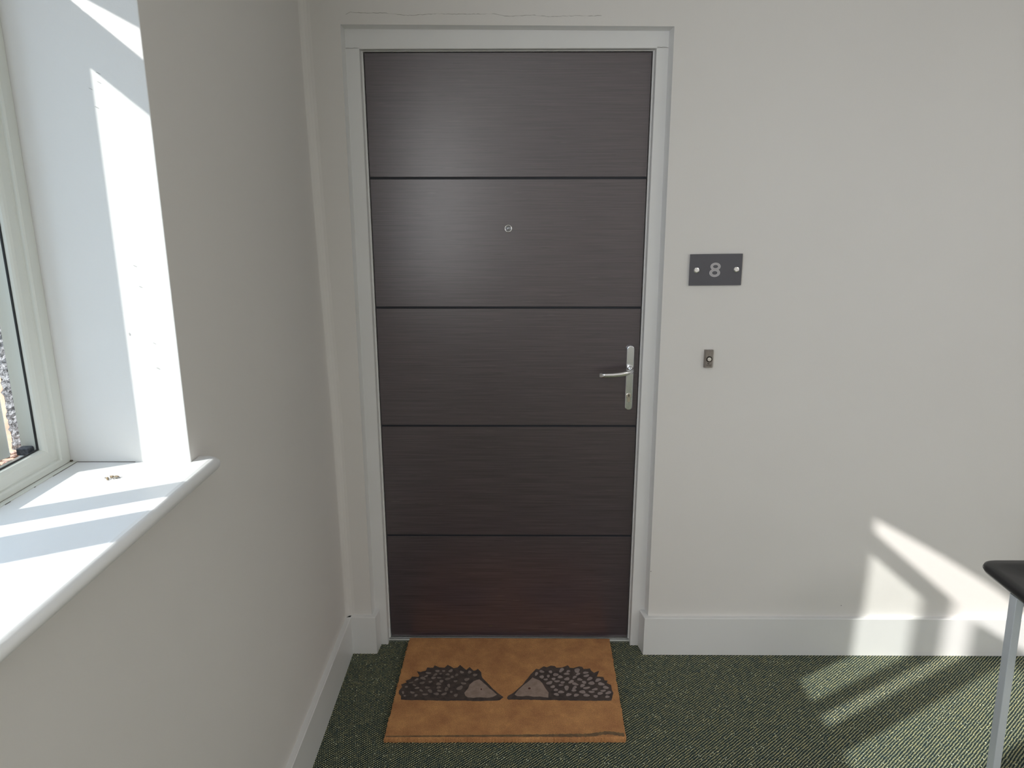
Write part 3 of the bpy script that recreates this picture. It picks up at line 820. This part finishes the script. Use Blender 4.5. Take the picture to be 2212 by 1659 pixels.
L_spots = [(700, 445, 90, 40), (860, 410, 90, 35), (970, 410, 50, 38), (1095, 405, 70, 55), (1290, 430, 65, 50), (1430, 430, 70, 50), (1525, 480, 70, 55), (820, 475, 75, 45), (915, 460, 40, 35), (1040, 470, 70, 40), (1200, 480, 60, 45), (1120, 515, 60, 45), (660, 500, 60, 35), (605, 540, 100, 50), (790, 530, 75, 50), (890, 530, 70, 35), (1040, 550, 90, 45), (490, 560, 70, 35), (1180, 590, 60, 40), (1380, 560, 80, 60), (735, 600, 60, 40), (590, 620, 80, 50), (395, 615, 80, 30), (450, 660, 60, 30), (930, 590, 80, 45), (880, 640, 90, 50), (1060, 670, 55, 60), (1320, 630, 85, 45), (310, 690, 60, 30), (500, 710, 80, 35), (680, 700, 80, 45), (880, 700, 80, 45), (1020, 730, 70, 70), (1255, 710, 100, 80), (570, 755, 60, 40), (730, 765, 90, 55), (890, 760, 70, 40), (1105, 780, 45, 45), (415, 790, 70, 45), (250, 790, 50, 45), (840, 815, 90, 50), (645, 825, 90, 38), (480, 840, 60, 40), (980, 815, 90, 50), (1185, 840, 80, 50), (280, 850, 40, 28)]
R_out = [(120, 890), (140, 850), (230, 800), (400, 650), (540, 470), (640, 368), (690, 380), (775, 325), (830, 340), (900, 312), (970, 320), (1000, 350), (1100, 345), (1200, 305), (1240, 352), (1300, 355), (1400, 325), (1455, 335), (1480, 372), (1595, 362), (1612, 400), (1665, 440), (1755, 405), (1715, 505), (1830, 515), (1850, 570), (1905, 580), (1890, 620), (1965, 655), (1980, 740), (2008, 800), (1970, 930), (1500, 935), (1100, 925), (700, 920), (400, 915), (150, 915)]
R_face = [(258, 830), (300, 855), (400, 860), (500, 850), (600, 868), (700, 862), (855, 882), (860, 790), (800, 710), (750, 625), (700, 575), (620, 545), (575, 523), (520, 580), (440, 640), (350, 720), (300, 770)]
R_spots = [(740, 420, 80, 50), (895, 425, 70, 45), (1090, 395, 90, 65), (1210, 415, 70, 40), (1365, 400, 110, 70), (1515, 440, 90, 45), (645, 460, 60, 60), (985, 475, 90, 60), (855, 500, 60, 45), (740, 515, 70, 65), (1380, 465, 80, 45), (1180, 460, 110, 36), (1530, 495, 90, 50), (1065, 515, 90, 50), (1320, 520, 80, 45), (1590, 545, 100, 55), (1185, 550, 90, 60), (1410, 560, 90, 50), (810, 560, 70, 40), (950, 550, 80, 40), (1735, 570, 110, 55), (1010, 592, 90, 42), (1260, 600, 95, 55), (1110, 612, 90, 38), (875, 620, 100, 65), (1490, 610, 90, 45), (1620, 625, 120, 60), (1790, 640, 110, 60), (1330, 640, 110, 50), (1460, 670, 95, 50), (935, 688, 75, 50), (1080, 660, 80, 38), (1180, 710, 90, 76), (1320, 705, 80, 58), (1530, 710, 110, 48), (1870, 700, 100, 55), (990, 745, 80, 45), (1310, 752, 90, 45), (1680, 735, 100, 45), (1825, 760, 85, 45), (1460, 780, 120, 55), (1080, 782, 110, 48), (1620, 780, 95, 45), (1920, 795, 100, 55), (1000, 825, 100, 46), (1215, 828, 90, 55), (1770, 808, 110, 45), (1350, 838, 100, 48), (1530, 838, 110, 55), (1695, 857, 90, 42), (1900, 865, 75, 45)]
h1 = hog(840, L_out, L_face, (1635, 735, 26, 32), L_spots, M_print_faded, M_print_pale); h1['label'] = 'left printed hedgehog facing right, faded'
h2 = hog(1080, R_out, R_face, (520, 720, 48, 34), R_spots, M_print_spot, M_print_pale); h2['label'] = 'right printed hedgehog facing left'
localise(mat_o)

# ------------------------------------------------------------ stool at the right edge
stool = empty('stool', (1.45, -.85, FZ))
tag(stool, 'stool with glossy black rounded seat and square pale metal legs at the right edge', 'stool')
M_seat = new_mat('gloss_black_plastic', (.010, .010, .012), .25, 0, .35)
M_leg = new_mat('silver_painted_metal', (.62, .66, .70), .38, .25, .5)
SX0, SX1, SY0, SY1, STOP = 1.2665, 1.66, -1.06, -.6325, .66
def rrect(x0, x1, y0, y1, r, z, n=10):
    out = []
    for cx, cy, a0 in ((x1 - r, y1 - r, 0), (x0 + r, y1 - r, 90), (x0 + r, y0 + r, 180), (x1 - r, y0 + r, 270)):
        for k in range(n + 1):
            t = math.radians(a0 + 90 * k / n); out.append((cx + r * math.cos(t), cy + r * math.sin(t), z))
    return out
bm = bmesh.new()
rings = []
for d, z in ((.035, STOP - .034), (.016, STOP - .029), (.004, STOP - .018), (0, STOP - .010), (.002, STOP - .003), (.007, STOP), (.030, STOP - .0015), (.075, STOP - .007), (.12, STOP - .010)):
    rings.append(rrect(SX0 + d, SX1 - d, SY0 + d, SY1 - d, max(.045 - d * .2, .02), z))
loft(bm, rings)
link('seat', bm, M_seat, stool, smooth=True)
def leg(x, y, xf, yf):
    bm = bmesh.new()
    a, b = .0100, .0132
    def rg(cx, cy, z):
        c = .0012
        return [(cx - a + c, cy - b, z), (cx + a - c, cy - b, z), (cx + a, cy - b + c, z), (cx + a, cy + b - c, z), (cx + a - c, cy + b, z), (cx - a + c, cy + b, z), (cx - a, cy + b - c, z), (cx - a, cy - b + c, z)]
    loft(bm, [rg(xf, yf, FZ + .004), rg(x, y, STOP - .024)])
    l = link('leg', bm, M_leg, stool)
    bm = box_bm(xf - .0115, xf + .0115, yf - .0145, yf + .0145, FZ, FZ + .010, .001)
    link('foot_cap', bm, M_black, l)
leg(1.285, -.779, 1.3010, -.797)
leg(1.285, -.925, 1.289, -.950)
leg(1.63, -.779, 1.615, -.790)
leg(1.63, -.925, 1.620, -.945)
bm = bmesh.new()
add_box(bm, 1.288, 1.627, -.785, -.773, STOP - .050, STOP - .030); add_box(bm, 1.288, 1.627, -.931, -.919, STOP - .050, STOP - .030)
link('seat_rail', bm, M_leg, stool)
localise(stool)

# ------------------------------------------------------------ ceiling panel added out of view above the fill light and the neighbouring building
bm = bmesh.new()
add_box(bm, 1.80, 3.00, -4.00, -2.80, CH - .02, CH)
o = link('added_ceiling_panel', bm, M_trim); tag(o, 'flat square white ceiling panel added behind the viewer, above the fill light', 'added panel')
bm = box_bm(-9, -1.5, 2.6, 3.0, -3.5, 3.2)
nb = link('neighbouring_building', bm, mottled('pale_green_render', (.42, .45, .42), (.46, .49, .46), 2, .9, .3, 60))
tag(nb, 'pale green rendered building seen through the window glass', 'building')
bm = box_bm(-30, -.96, -30, 30, -3.6, -3.5)
g = link('ground_outside', bm, mottled('paving', (.25, .23, .21), (.32, .30, .28), 3, .9)); tag(g, 'paved ground outside below the window', 'ground', kind='structure')
